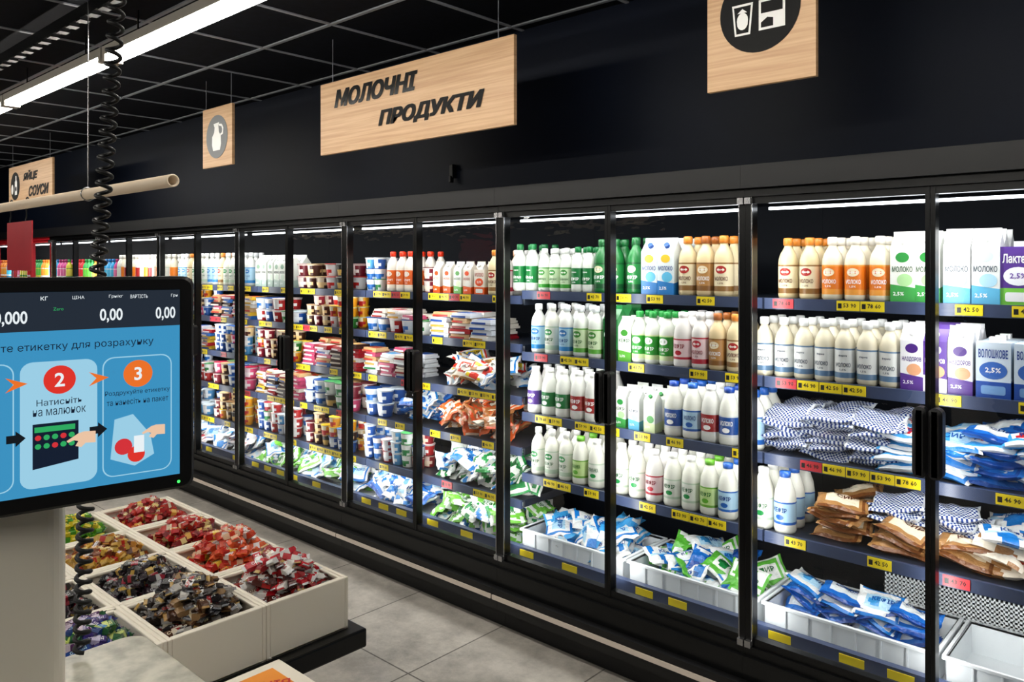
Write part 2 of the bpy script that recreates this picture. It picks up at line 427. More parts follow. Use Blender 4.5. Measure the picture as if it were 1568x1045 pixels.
# ------------------------------------------------------------------ display cases
YD = 2.76
LV4 = [1.617, 1.315, 1.018, .718]
LV5 = [1.59, 1.350, 1.09, .838, .577]
NUMS = ['53 90', '46 90', '78 60', '42 50', '59 90', '43 70']
YEL, REDC, TXT = lin('#e8cf1a'), lin('#c8323c'), lin('#161616')
def area(name, loc, rot, sx, sy, w, parent=None, col=(1, .985, .96)):
    l = bpy.data.lights.new(name, 'AREA'); l.shape = 'RECTANGLE'; l.size = sx; l.size_y = sy; l.energy = w; l.color = col
    o = bpy.data.objects.new(name, l); COL.objects.link(o); o.location = loc; o.rotation_euler = rot
    if parent: o.parent = parent
    return o
def stadium(cx, cz, w, h): return rrect(cx, cz, w, h, w*.49, 6)
def make_case(xa, xb, levels, frame=M_BLACK, canopy=M_CANOPY, detail=True, name='refrigerated_display_case'):
    B = Batch([frame, canopy, M_SHELF, M_RAIL, M_DECK, M_INNER, M_GLASS, M_LED, M_PLAS, M_CHROME, M_KICK, M_RUB])
    xm = (xa+xb)/2
    e = .0005
    a, c = xa+e, xb-e
    B.box(a, c, 3.50, 3.60, .05, 2.08, 5)
    B.box(a, c, 2.80, 3.50, 2.02, 2.09, 5)
    B.box(a, c, 2.72, 3.55, .10, .30, 0)
    B.box(a, c, 2.80, 3.50, .30, .325, 4)
    B.box(a, c, 2.78, 3.50, 0, .10, 11)
    B.box(a, c, 2.70, 2.83, 2.03, 2.115, 1)
    B.box(a, c, 2.73, 2.80, 2.0, 2.03, 0)
    B.box(a, c, 2.735, 2.80, .30, .335, 0)
    B.box(a, c, 2.685, 2.72, .155, .215, 11)
    B.box(a+.004, c-.004, 2.678, 2.70, .166, .186, 10)
    for px, w in ((a, .026), (c-.026, .026)):
        B.box(px, px+w, 2.742, 2.785, .32, 2.03, 0)
    B.box(a+.022, a+.027, 2.739, 2.744, .34, 2.0, 9); B.box(c-.027, c-.022, 2.739, 2.744, .34, 2.0, 9)
    B.box(xm-.015, xm-.001, 2.742, 2.785, .335, 2.0, 0); B.box(xm+.001, xm+.015, 2.742, 2.785, .335, 2.0, 0)
    B.box(a, c, 2.745, 2.78, 1.975, 2.0, 0); B.box(a, c, 2.745, 2.78, .335, .365, 0)
    for px in (a+.014, c-.014):
        for pz in (.345, 1.985): B.box(px-.012, px+.012, 2.725, 2.745, pz-.012, pz+.012, 9)
    for ga, gb in ((a+.026, xm-.015), (xm+.015, c-.026)):
        B.add(([(ga, YD, .36), (gb, YD, .36), (gb, YD, 1.98), (ga, YD, 1.98)], [(0, 1, 2, 3)], [W4]), mi=6)
    for sx in (-1, 1):
        B.add(outlineT(stadium(xm+sx*.0225, 1.185, .043, .225), 2.698, 2.742, W4, .009), mi=11)
    B.box(a+.05, c-.05, 2.83, 2.845, 1.955, 1.965, 7)
    ys = 2.90
    for li, z in enumerate(levels):
        B.box(a+.004, c-.004, ys+.01, 3.44, z-.006, z+.0, 2)
        B.box(a+.004, c-.004, ys-.006, ys+.008, z-.038, z+.004, 3)
        for q in (a+.03, c-.03):
            B.box(q-.006, q+.006, ys+.05, 3.48, z-.045, z-.006, 2)
        if detail:
            xx = a+.03+R.uniform(0, .12)
            while xx < c-.12:
                red = R.random() < .16; w = .08
                B.add(boxT(xx, xx+w, ys-.009, ys-.006, z-.034, z+.001, REDC if red else YEL), mi=8)
                B.add(textT(R.choice(NUMS), xx+w*.58, z-.015, w=.045, h=.016, key='t', y=ys-.0095), pal={'t': TXT}, mi=8)
                B.add(boxT(xx+.005, xx+.018, ys-.0095, ys-.009, z-.026, z-.008, TXT), mi=8)
                xx += w+R.choice((.003, .003, .08, .16, .22))
    B.box(a, c, 2.83, 2.86, .325, .385, 3)
    if detail:
        xx = a+.05
        while xx < c-.15:
            B.add(boxT(xx, xx+.085, 2.826, 2.829, .345, .375, YEL), mi=8); xx += R.choice((.16, .4, .26))
    o = B.obj(name)
    area('cooler_top_light', (xm, 2.86, 1.95), (math.radians(35), 0, 0), 1.15, .03, LP*1.5, o)
    if detail:
        for z in levels:
            area('shelf_fill_light', (xm, 2.925, z-.012), (math.radians(28), 0, 0), 1.15, .02, LP, o)  # area light added under each shelf to brighten the products below
        for px in (a+.03, xm):
            area('mullion_fill_light', (px, 2.80, 1.17), (math.radians(90), 0, 0), .025, 1.55, LP*1.5, o)  # added behind the mullions to even out light on product fronts
    else:
        area('mullion_fill_light', (xm, 2.80, 1.17), (math.radians(90), 0, 0), .04, 1.55, LP*4, o)  # far cases: one stronger added fill in place of shelf and mullion ones
    return o
LP = 2.15
EDGE = -.067
for k in range(-1, 5):
    xb = EDGE-1.25*k; make_case(xb-1.25, xb, LV4 if k <= 1 else LV5)
for k in (5, 6, 7, 8, 9):
    xb = EDGE-1.25*k; make_case(xb-1.25, xb, LV5, frame=M_BLACK if k < 7 else M_RED, canopy=M_CANOPY, detail=False)
ZB = .327
def C(k): return EDGE-1.25*(k+1), EDGE-1.25*k

# ---------------- palettes
p_creamred = P('#d9c69c', '#e6d8b4', '#8a6232', '#d8822c', '#a8201c', '#5a1812')
p_orange = P('#e6dcc4', '#e87c18', '#f0a040', '#ece6da', '#f6e7c8', '#ffffff')
p_wgreen = P('#e4e8e0', '#cfe2b8', '#5aa838', '#e8ecef', '#3a8a2c', '#1a5a28')
p_wblue = P('#e0e2de', '#a8d0e8', '#2a86cc', '#e9edf0', '#2a78c0', '#1a4a90')
p_bluecap = P('#d8d0b8', '#dcdedc', '#5c7c9c', '#e4e6e6', '#8fa8bc', '#1e3450')
p_dkgreen = P('#166a30', '#1a7636', '#0a4a22', '#186030', '#e9e4c0', '#ffffff')
p_ayran = P('#e2e6de', '#0f7436', '#e0e4de', '#12703a', '#ffffff', '#ffffff')
p_ayran2 = P('#e2e6de', '#c8e0b8', '#2f9428', '#e6e8e4', '#2a8a2c', '#0f5a28')
p_kid = P('#dfe8ec', '#5cb8e0', '#1e78c0', '#1650a8', '#f0c030', '#123c88')
p_check = P('#e2e6dc', '#2f9a30', '#d8e8b0', '#1c8a38', '#ffffff', '#ffffff')
p_floral = P('#e8e4e0', '#ecd0d4', '#b82236', '#e4e2e2', '#b81a30', '#8a1020')
p_brown = P('#dcc498', '#b88448', '#8a5c2c', '#a05a24', '#f0e0c0', '#ffffff')
p_purple = P('#e4e2de', '#583890', '#e0e0e0', '#e8e8e8', '#d8c8e8', '#ffffff')
p_greenl = P('#e4e6de', '#107438', '#e0e0dc', '#e8e8e4', '#ffffff', '#ffffff')
p_redl = P('#e4e4de', '#a01c20', '#e0e0dc', '#e8e8e4', '#ffffff', '#ffffff')
p_plainw = P('#e6e6da', '#e2e4da', '#b8ccb4', '#e8e8e4', '#1f8a44', '#0c5c2e')
p_plaing = P('#e6e6da', '#c0dc90', '#6aa830', '#5fa428', '#5fa828', '#1a6a24')
p_bluejug = P('#e6e6dc', '#184e9c', '#d8dcdc', '#12409a', '#ffffff', '#ffffff')
p_bluejug2 = P('#e6e6dc', '#a8cce4', '#1a5cb0', '#1a56ac', '#1a5cb0', '#0c3a84')
p_cartg = P('#e6e8e2', '#a8d498', '#3c9a48', '#e8e8e8', '#2a8a3c', '#144a24')
p_cartb = P('#e4e6e6', '#a8d0e4', '#5cb0d8', '#e8e8e8', '#c4d4dc', '#384858')
p_cartp = P('#e6e6ea', '#dca078', '#54308a', '#e8e8e8', '#46207a', '#46207a')
p_cartp2 = P('#54328c', '#dca078', '#e0dce8', '#e8e8e8', '#e0d4e8', '#ffffff', '#54328c')
p_lactel = P('#54308c', '#f2f2f6', '#78c848', '#e8e8f0', '#f2f2fa', '#ffffff', '#6a3fa4')
p_lactel2 = P('#3ca4d4', '#f2f2f6', '#1a60b0', '#e8e8f0', '#f2f2fa', '#ffffff', '#2a5aa0')
p_vol = P('#d4e2f0', '#78a4d8', '#2450a8', '#f0f0f0', '#3868bc', '#123a90')

# ---- case 0 (right-hand, nearest)
x0, x1 = C(0); ya = 2.955
B = Batch([M_PLAS])
z = LV4[0]
run(B, BOT['МОЛОКО'], BOTB, [p_creamred], x0+.03, 2, .084, ya, z)
run(B, BOT['МОЛОКО'], BOTB, [p_orange], x0+.20, 3, .084, ya, z)
B.obj('milk_bottle_row')
B = Batch([M_PLAS])
run(B, CAR['МОЛОКО'], CARB, [p_cartg], x0+.456, 2, .078, ya, z, jit=.04, s=1.1)
run(B, CAR['МОЛОКО'], CARB, [p_cartb], x0+.62, 2, .082, ya, z, jit=.04, s=1.12)
B.obj('milk_carton_row')
B = Batch([M_PLAS]); run(B, BRK['Лактель'], BRKB, [p_lactel, p_lactel2, p_lactel2], x0+.785, 4, .102, ya, z, dy=.07, s=1.15, jit=.03); B.obj('milk_brick_carton_row')
z = LV4[1]
B = Batch([M_PLAS])
run(B, BOTN['МОЛОКО'], BOTB, [p_bluecap], x0-.058, 7, .077, ya, z, s=.98)
B.obj('milk_bottle_row')
B = Batch([M_PLAS]); run(B, CAR['НАЗДОРОВ'], CARB, [p_cartp, p_cartp2, p_cartp], x0+.485, 3, .074, ya, z, jit=.04, s=1.02); B.obj('milk_carton_row')
B = Batch([M_PLAS]); run(B, BRK['ВОЛОШКОВЕ'], BRKB, [p_vol], x0+.715, 5, .104, ya, z, dy=.08, s=1.1, jit=.03); B.obj('milk_brick_carton_row')
pc_blue = P('#dfe4ec', '#e6eaf2', '#1c3c84', '#fff', '#c0304a')
pb_blue = P('#1c66bc', '#dfe6ea', '#0e4294', '#fff', '#e8ecec', '#0e3a84')
pb_blue2 = P('#3c9cdc', '#e6e8e8', '#e0e6ea', '#fff', '#c8202c', '#123a84')
pb_white = P('#e2e4e4', '#a8d0e8', '#1a74c4', '#fff', '#3a92d0', '#0e4a94')
pb_brown = P('#a87a48', '#ecdcc0', '#744420', '#fff', '#e8dcc4', '#5a2a10')
pb_cream = P('#e6dccb', '#c04430', '#a07040', '#fff', '#e8e4dc', '#8a2014')
z = LV4[2]
B = Batch([M_BAG])
bag_pile(B, 'check', [pc_blue], x0-.02, x0+.46, 2.93, 3.28, z, 6, dx=.14, tilt=.26)
bag_pile(B, 'logo', [pb_blue2, pb_white], x0+.42, x0+.70, 2.92, 3.25, z, 5)
bag_pile(B, 'logo', [pb_blue, pb_blue2, pb_blue], x0+.68, x1-.03, 2.93, 3.30, z, 6, tilt=.26)
B.obj('milk_pouch_pile')
z = LV4[3]
B = Batch([M_BAG])
bag_pile(B, 'logo', [pb_brown, pb_cream], x0+.10, x0+.40, 2.94, 3.30, z, 5, dx=.15, s=1)
bag_pile(B, 'logo', [pb_brown, pb_brown, pb_cream], x0+.38, x0+.78, 2.94, 3.30, z, 3, dx=.15, s=1)
bag_pile(B, 'check', [pc_blue], x0+.36, x0+.70, 2.95, 3.25, z+.075, 3)
bag_pile(B, 'blob', [pb_cream, pb_white, pb_brown], x0+.70, x1-.04, 2.94, 3.30, z, 5)
B.obj('kefir_pouch_pile')
B = Batch([M_PLAS]); run(B, JUG['КЕФІР'], JUGB, [p_plainw, p_bluejug2], x0-.07, 2, .088, ya, z, rows=3, s=1.0); run(B, BOT['МОЛОКО'], BOTB, [p_bluejug2], x0-.10, 1, .08, ya, LV4[2], rows=3); B.obj('kefir_bottle_row')
def crate(xa, xb, y0, y1, z0, h):
    B = Batch([M_CRATE]); t = .006
    B.box(xa, xb, y0, y1, z0, z0+t)
    B.box(xa, xb, y0, y0+t, z0, z0+h); B.box(xa, xb, y1-t, y1, z0, z0+h)
    B.box(xa, xa+t, y0, y1, z0, z0+h); B.box(xb-t, xb, y0, y1, z0, z0+h)
    B.box(xa-.008, xb+.008, y0-.01, y0+t, z0+h-.012, z0+h); B.box(xa-.008, xb+.008, y1-t, y1+.01, z0+h-.012, z0+h)
    B.box(xa-.01, xa+t, y0, y1, z0+h-.012, z0+h); B.box(xb-t, xb+.01, y0, y1, z0+h-.012, z0+h)
    n = int((xb-xa)/.08)
    for i in range(1, n): 
        xx = xa+i*(xb-xa)/n; B.box(xx-.004, xx+.004, y0-.008, y0, z0+.01, z0+h-.01)
    B.obj('plastic_crate', bevel=.002)
crate(x0+.0, x0+.60, 2.90, 3.25, ZB, .12)
crate(x0+.63, x1-.04, 2.90, 3.25, ZB, .12)
B = Batch([M_BAG]); bag_pile(B, 'logo', [pb_blue, pb_blue, pb_white], x0+.03, x0+.58, 2.93, 3.22, ZB+.01, 6, dx=.11, tilt=.45, s=.85, lh=.03); B.obj('milk_pouch_pile')
B = Batch([M_CRATE])
for i in range(60): B.box(x0+.32+i*.015, x0+.326+i*.015, 3.30, 3.306, ZB, ZB+.2)
for i in range(12): B.box(x0+.32, x0+1.21, 3.30, 3.306, ZB+.002+i*.0165, ZB+.010+i*.0165)
B.obj('perforated_divider')

# ---- case 1
x0, x1 = C(1); z = LV4[0]
B = Batch([M_PLAS])
run(B, BOTN['АЙРАН'], BOTB, [p_ayran], x0-.10, 2, .084, ya, z, s=1.0)
run(B, BOT['АЙРАН'], BOTB, [p_ayran2], x0+.07, 3, .067, ya, z, s=.9)
run(B, BOTN['КЕФІР'], BOTB, [p_ayran], x0+.272, 2, .068, ya, z, s=.92)
run(B, BOT['КЕФІР'], BOTB, [p_dkgreen], x0+.41, 2, .075, ya, z, s=1.06)
run(B, BOT['КЕФІР'], BOTB, [p_dkgreen], x0+.59, 1, .085, ya, z, s=1.08)
run(B, BOT['МОЛОКО'], BOTB, [p_creamred, p_brown, p_creamred], x0+.85, 3, .083, ya, z, s=1.07)
B.obj('ayran_bottle_row')
B = Batch([M_PLAS]); run(B, CAR['МОЛОКО'], CARB, [p_kid], x0+.68, 2, .082, ya, z, jit=.05, s=1.1); B.obj('milk_carton_row')
z = LV4[1]; B = Batch([M_PLAS])
run(B, BOT['КЕФІР'], BOTB, [p_wblue, p_plainw, p_wblue, p_wgreen, p_wgreen], x0+.02, 5, .087, ya, z, s=1.03)
run(B, BOT['КЕФІР'], BOTB, [p_check], x0+.615, 3, .07, ya, z, s=.98)
run(B, JUG['КЕФІР'], JUGB, [p_floral], x0+.828, 1, .08, ya, z)
run(B, BOT['МОЛОКО'], BOTB, [p_floral, p_brown, p_creamred], x0+.91, 3, .078, ya, z, s=1.0)
B.obj('kefir_bottle_row')
B = Batch([M_PLAS]); run(B, CAR['КЕФІР'], CARB, [p_dkgreen], x0+.48, 1, .075, ya, z, jit=.05, s=1.1); run(B, CAR['КЕФІР'], CARB, [p_wgreen], x0+.55, 1, .07, ya, z, jit=.05, s=.9); B.obj('kefir_carton_row')
z = LV4[2]; B = Batch([M_PLAS])
run(B, JUG['КЕФІР'], JUGB, [p_purple, p_greenl, p_greenl, p_redl, p_redl], x0+.0, 5, .088, ya, z, s=.98)
run(B, JUG['МОЛОКО'], JUGB, [p_bluejug, p_bluejug2, p_redl, p_bluejug], x0+.78, 4, .086, ya, z, s=1.0)
B.obj('kefir_bottle_row')
B = Batch([M_PLAS]); run(B, CAR['КЕФІР'], CARB, [p_cartg, p_cartb, p_check], x0+.52, 3, .08, ya, z, jit=.05, s=.8); B.obj('kefir_carton_row')
z = LV4[3]; B = Batch([M_PLAS])
run(B, BOT['КЕФІР'], BOTB, [p_plainw], x0+.02, 3, .085, ya, z, s=.98)
run(B, JUG['РЯЖАНКА'], JUGB, [p_plaing, p_plainw], x0+.28, 2, .09, ya, z, s=.95)
run(B, JUG['КЕФІР'], JUGB, [p_plainw, p_plainw, p_floral, p_plainw, p_plainw, p_plaing, p_bluejug2], x0+.51, 7, .087, ya, z, s=.96)
B.obj('kefir_bottle_row')
crate(x0+.0, x0+.60, 2.90, 3.25, ZB, .12); crate(x0+.63, x1-.03, 2.90, 3.25, ZB, .12)
pg = P('#58b038', '#e6e8e4', '#e0e6e0', '#fff', '#1a7a3a', '#0c5a24')
B = Batch([M_BAG]); heap(B, ['logo', 'blob'], [pb_white, pb_blue2, pb_white], x0+.01, x0+.59, 2.93, 3.24, ZB, 20, .18, .95); heap(B, ['blob', 'logo'], [pb_white, pg, pb_blue, pg], x0+.64, x1-.04, 2.93, 3.24, ZB, 22, .15, .95)
B.obj('milk_pouch_pile')

# ---- case 2
x0, x1 = C(2); x0 -= .1; x1 -= .1; xm = (x0+x1)/2
cups_blue = [P('#d8dce0', '#124a98', '#e8eef4', '#c8d4e0'), P('#e6e6e4', '#c8d4e0', '#1060b0', '#124890'), P('#e8e8e6', '#b01c1c', '#f0f0f0', '#e0c8c8'), P('#e4e6e8', '#4c98d0', '#f4f4f4', '#d0dce4'), P('#e6e6e2', '#d8dcd8', '#1a7a3a', '#3a8a4a')]
cups_mix = [P('#e6d4ce', '#7a1028', '#f0e0d0', '#5c0c1c'), P('#d8c8b0', '#3c180e', '#e8c890', '#b89c70'), P('#e8e0c0', '#dc9410', '#b01818', '#e0b820'), P('#d8dce4', '#1450a0', '#f0f0f0', '#4478b8'), P('#e6c8d0', '#d84878', '#f4e8ea', '#a81438'), P('#d8e0d0', '#206c20', '#f0f0e0', '#88b878'), P('#e8e8e8', '#d8d4d4', '#c01c14', '#c83028'), P('#e8dcc4', '#d8bc88', '#482010', '#906838'), P('#18181c', '#1c1a1e', '#c8a050', '#989898')]
cups_red = [P('#e0c4b8', '#880c18', '#f0d8c0', '#700c14'), P('#e0ccc8', '#600a1c', '#f4e8e0', '#b08888'), P('#e6dcd0', '#b01410', '#f0c040', '#c89888'), P('#e6e4e0', '#dcccc0', '#980f20', '#b02030')]
p_ob = P('#e8e2d8', '#e06418', '#f4ead8', '#e03410', '#f0e8d8', '#ffffff')
p_oc = P('#e4dcd0', '#e8e6de', '#e0560f', '#e6e6e6', '#dc480c', '#a83008')
B = Batch([M_PLAS]); z = LV5[0]
stack_cups(B, CUP, cups_blue, x0+.04, x0+.25, .085, .066, ya, z, 3)
run(B, BOT['ЙОГУРТ'], BOTB, [p_ob], x0+.25, 4, .078, ya, z)
stack_cups(B, CUP, cups_mix, x0+.56, x0+.66, .085, .075, ya, z, 2)
B.obj('yogurt_bottle_row')
B = Batch([M_PLAS]); run(B, CAR['МОЛОКО'], CARB, [p_oc, p_oc, p_wgreen, p_oc], xm+.03, 4, .08, ya, z, jit=.05, s=.78)
run(B, BRK['МОЛОКО'], BRKB, [p_oc], xm+.35, 1, .1, ya, z, s=.8, jit=.04); run(B, BOT['МОЛОКО'], BOTB, [p_creamred, p_floral], xm+.45, 2, .08, ya, z)
B.obj('milk_carton_row')
packs = [P('#e8e5e0', '#b81c2c', '#c89830', '#fff'), P('#e0d8cc', '#e0d8c8', '#981820', '#fff'), P('#cca878', '#a83420', '#b82820', '#fff'), P('#d8dce4', '#1448a0', '#1448a0', '#fff'), P('#a81824', '#f0e8d8', '#f0f0f0', '#fff'), P('#30120f', '#c8a060', '#d8d0c0', '#fff'), P('#d8b030', '#c83020', '#1c50a0', '#fff'), P('#c84c74', '#f0e0e4', '#f0f0f0', '#fff'), P('#2a68b4', '#f0f0f0', '#e8d8c0', '#fff')]
def packs_fill(B, pals, xa, xb, z, layers, s=1.):
    xx = xa+.08
    while xx < xb-.06:
        for r in range(2):
            p = R.choice(pals)
            for k in range(R.choice((layers, layers-1))):
                B.add(PACK, T3(xx+R.uniform(-.006, .006), 2.975+r*.12+R.uniform(-.01, .01), z+k*.028*s, R.uniform(-.22, .22), s=s), p if R.random() < .55 else R.choice(pals))
        xx += .15*s+.004
z = LV5[1]; B = Batch([M_PLAS]); stack_cups(B, TUB, cups_blue, x0+.04, xm-.02, .112, .085, ya+.01, z, 1); packs_fill(B, packs, x0+.1, xm-.02, z+.084, 2, .9)
B.obj('cottage_cheese_tub_row')
B = Batch([M_PLAS]); packs_fill(B, packs[:5], xm+.02, x1-.02, z, 5, 1.0); B.obj('cheese_pack_row')
z = LV5[2]; B = Batch([M_PLAS]); packs_fill(B, packs+cups_blue, x0+.03, xm-.02, z, 6, .95); B.obj('cottage_cheese_pack_row')
py = P('#e6e6e0', '#e8c828', '#dc3020', '#fff', '#1a68b8'); pwb = P('#e6e8e8', '#c8e0f0', '#1f7cc8', '#fff', '#1864b4', '#0c3c84')
B = Batch([M_BAG]); heap(B, ['logo', 'blob'], [py, pwb, py, pwb, pb_cream], xm+.02, x1-.02, 2.90, 3.25, z, 24, .14, .85); B.obj('cheese_pouch_pile')
z = LV5[3]; B = Batch([M_PLAS]); stack_cups(B, TUB, cups_blue, x0+.03, x0+.33, .112, .085, ya+.01, z, 2); B.obj('cottage_cheese_tub_row')
B = Batch([M_BAG]); heap(B, ['logo'], [pb_blue, pwb], x0+.30, xm-.0, 2.90, 3.25, z, 14, .15, .85); B.obj('milk_pouch_pile')
po = P('#dc5c1c', '#e8e5de', '#f0d0b8', '#fff', '#b82810'); pbr = P('#986034', '#ecdcc4', '#cc4818', '#fff', '#e8e8e4')
B = Batch([M_BAG]); heap(B, ['logo', 'stripe'], [po, pbr, pbr, po, pb_cream], xm+.02, x1-.02, 2.90, 3.25, z, 28, .15, .88); B.obj('curd_snack_pouch_pile')
z = LV5[4]; B = Batch([M_PLAS]); stack_cups(B, CUP, cups_blue+cups_red, x0+.02, xm-.02, .088, .066, ya, z, 3, grp=1); B.obj('sour_cream_cup_row')
pgw = P('#e4e8e0', '#1c8440', '#16843c', '#fff', '#0e6a2c', '#0a5020'); pgl = P('#68b438', '#e4ece0', '#e0ece0', '#fff', '#288a38', '#0e5a20')
B = Batch([M_BAG]); heap(B, ['stripe', 'blob', 'logo'], [pgw, pgw, pgw, pwb], xm+.02, x1+.08, 2.90, 3.25, z, 34, .16, .88); B.obj('kefir_pouch_pile')
B = Batch([M_BAG]); heap(B, ['logo', 'blob'], [pwb, pb_blue, pb_white, pwb], x0+.02, xm-.02, 2.87, 3.25, ZB, 32, .17, .92); heap(B, ['blob', 'stripe'], [pgl, pgw, pgl, pb_white], xm+.02, x1+.06, 2.87, 3.25, ZB, 38, .17, .92)
B.obj('milk_pouch_pile')

# ---- cases 3,4,5 mixed dairy
for k in (3, 4, 5):
    x0, x1 = C(k); x0 -= .1; x1 -= .1; xm = (x0+x1)/2
    B = Batch([M_PLAS]); z = LV5[0]
    if k == 3:
        run(B, CAR['МОЛОКО'], CARB, [P('#e0e4dc', '#c8d8c8', '#a8bcb4', '#eee', '#88a890')], x0+.03, 6, .08, ya, z, rows=2, s=1.0)
        stack_cups(B, TUB, [cups_red[1], cups_mix[1], cups_mix[6], cups_mix[8]], x0+.55, x1-.04, .112, .085, ya, z, 2)
    elif k == 4: run(B, BOT['ЙОГУРТ'], BOTB, [p_wblue, p_wblue, p_creamred, p_plainw, p_plainw, p_plainw], x0+.03, 14, .084, ya, z, rows=2, s=1.05)
    else: run(B, BOTB, BOTB, [p_plainw, p_orange, p_redl], x0+.03, 14, .084, ya, z, rows=2, s=1.05)
    B.obj('yogurt_bottle_row')
    for li in (1, 2, 3, 4):
        z = LV5[li]; B = Batch([M_PLAS])
        pl = [cups_blue, cups_mix, cups_red+cups_mix, cups_blue+cups_red][(li+k) % 4]
        if (li+k) % 3 == 0: packs_fill(B, packs, x0+.02, xm-.02, z, 7, .9)
        elif (li+k) % 2: stack_cups(B, CUP, pl, x0+.03, xm-.02, .088, .066, ya, z, 3, mixp=.3)
        else: stack_cups(B, TUB, pl, x0+.03, xm-.02, .112, .085, ya, z, 2, grp=1, mixp=.3)
        pl = [cups_mix, cups_red+cups_mix, cups_blue+cups_mix, cups_mix][(li+k) % 4]
        if (li+k) % 4 == 1: packs_fill(B, packs, xm, x1-.02, z, 6, 1)
        elif li != 3: stack_cups(B, CUP, pl, xm+.02, x1-.03, .088, .066, ya, z, 3, mixp=.3)
        else: stack_cups(B, TUB, pl, xm+.02, x1-.03, .112, .085, ya, z, 2, grp=1, mixp=.3)
        B.obj('yogurt_cup_row')
    B = Batch([M_BAG]); heap(B, ['logo', 'blob'], [pwb, pb_white, P('#e6e6e4', '#c02c3c', '#e8d0d0', '#fff', '#a01828')] if k != 3 else [pwb, pgl, pb_white], x0+.02, x1-.02, 2.87, 3.25, ZB, 46, .17, .9)
    B.obj('milk_pouch_pile')
# ---- drinks
drk = [P('#c8202c', '#d82830', '#f0f0f0', '#c01820'), P('#2a9a4a', '#60c040', '#f0e040', '#1f7a3a'), P('#e88a20', '#f0a030', '#f0f0f0', '#e07010'), P('#28a0d8', '#50c0e8', '#f0f0f0', '#1a70b0'), P('#c83a8a', '#e870a8', '#f0f0f0', '#a02060'), P('#e8e04a', '#f0e860', '#40a040', '#2a8a3a')]
for k in (6, 7, 8, 9):
    x0, x1 = C(k)
    B = Batch([M_PLAS])
    for li in range(5):
        for i in range(13):
            p = drk[(i//3+li+k) % 6]
            for r in range(2): B.add(BOTB, T3(x0+.1+i*.086, ya+r*.09, LV5[li], 0, s=.9), p)
    B.obj('drink_bottle_rows')
# ---- case -1 (just outside right edge)
x0, x1 = C(-1); B = Batch([M_PLAS])
for li in (0, 1): run(B, BRK['ВОЛОШКОВЕ'], BRKB, [p_vol, p_lactel2], x0+.05, 10, .11, ya, LV4[li], rows=2, s=1.1, jit=.03)
B.obj('milk_brick_carton_row')
B = Batch([M_BAG])
for li in (2, 3): bag_pile(B, 'logo', [pb_blue, pb_blue2], x0+.05, x1-.05, 2.96, 3.3, LV4[li], 4)
B.obj('milk_pouch_pile')

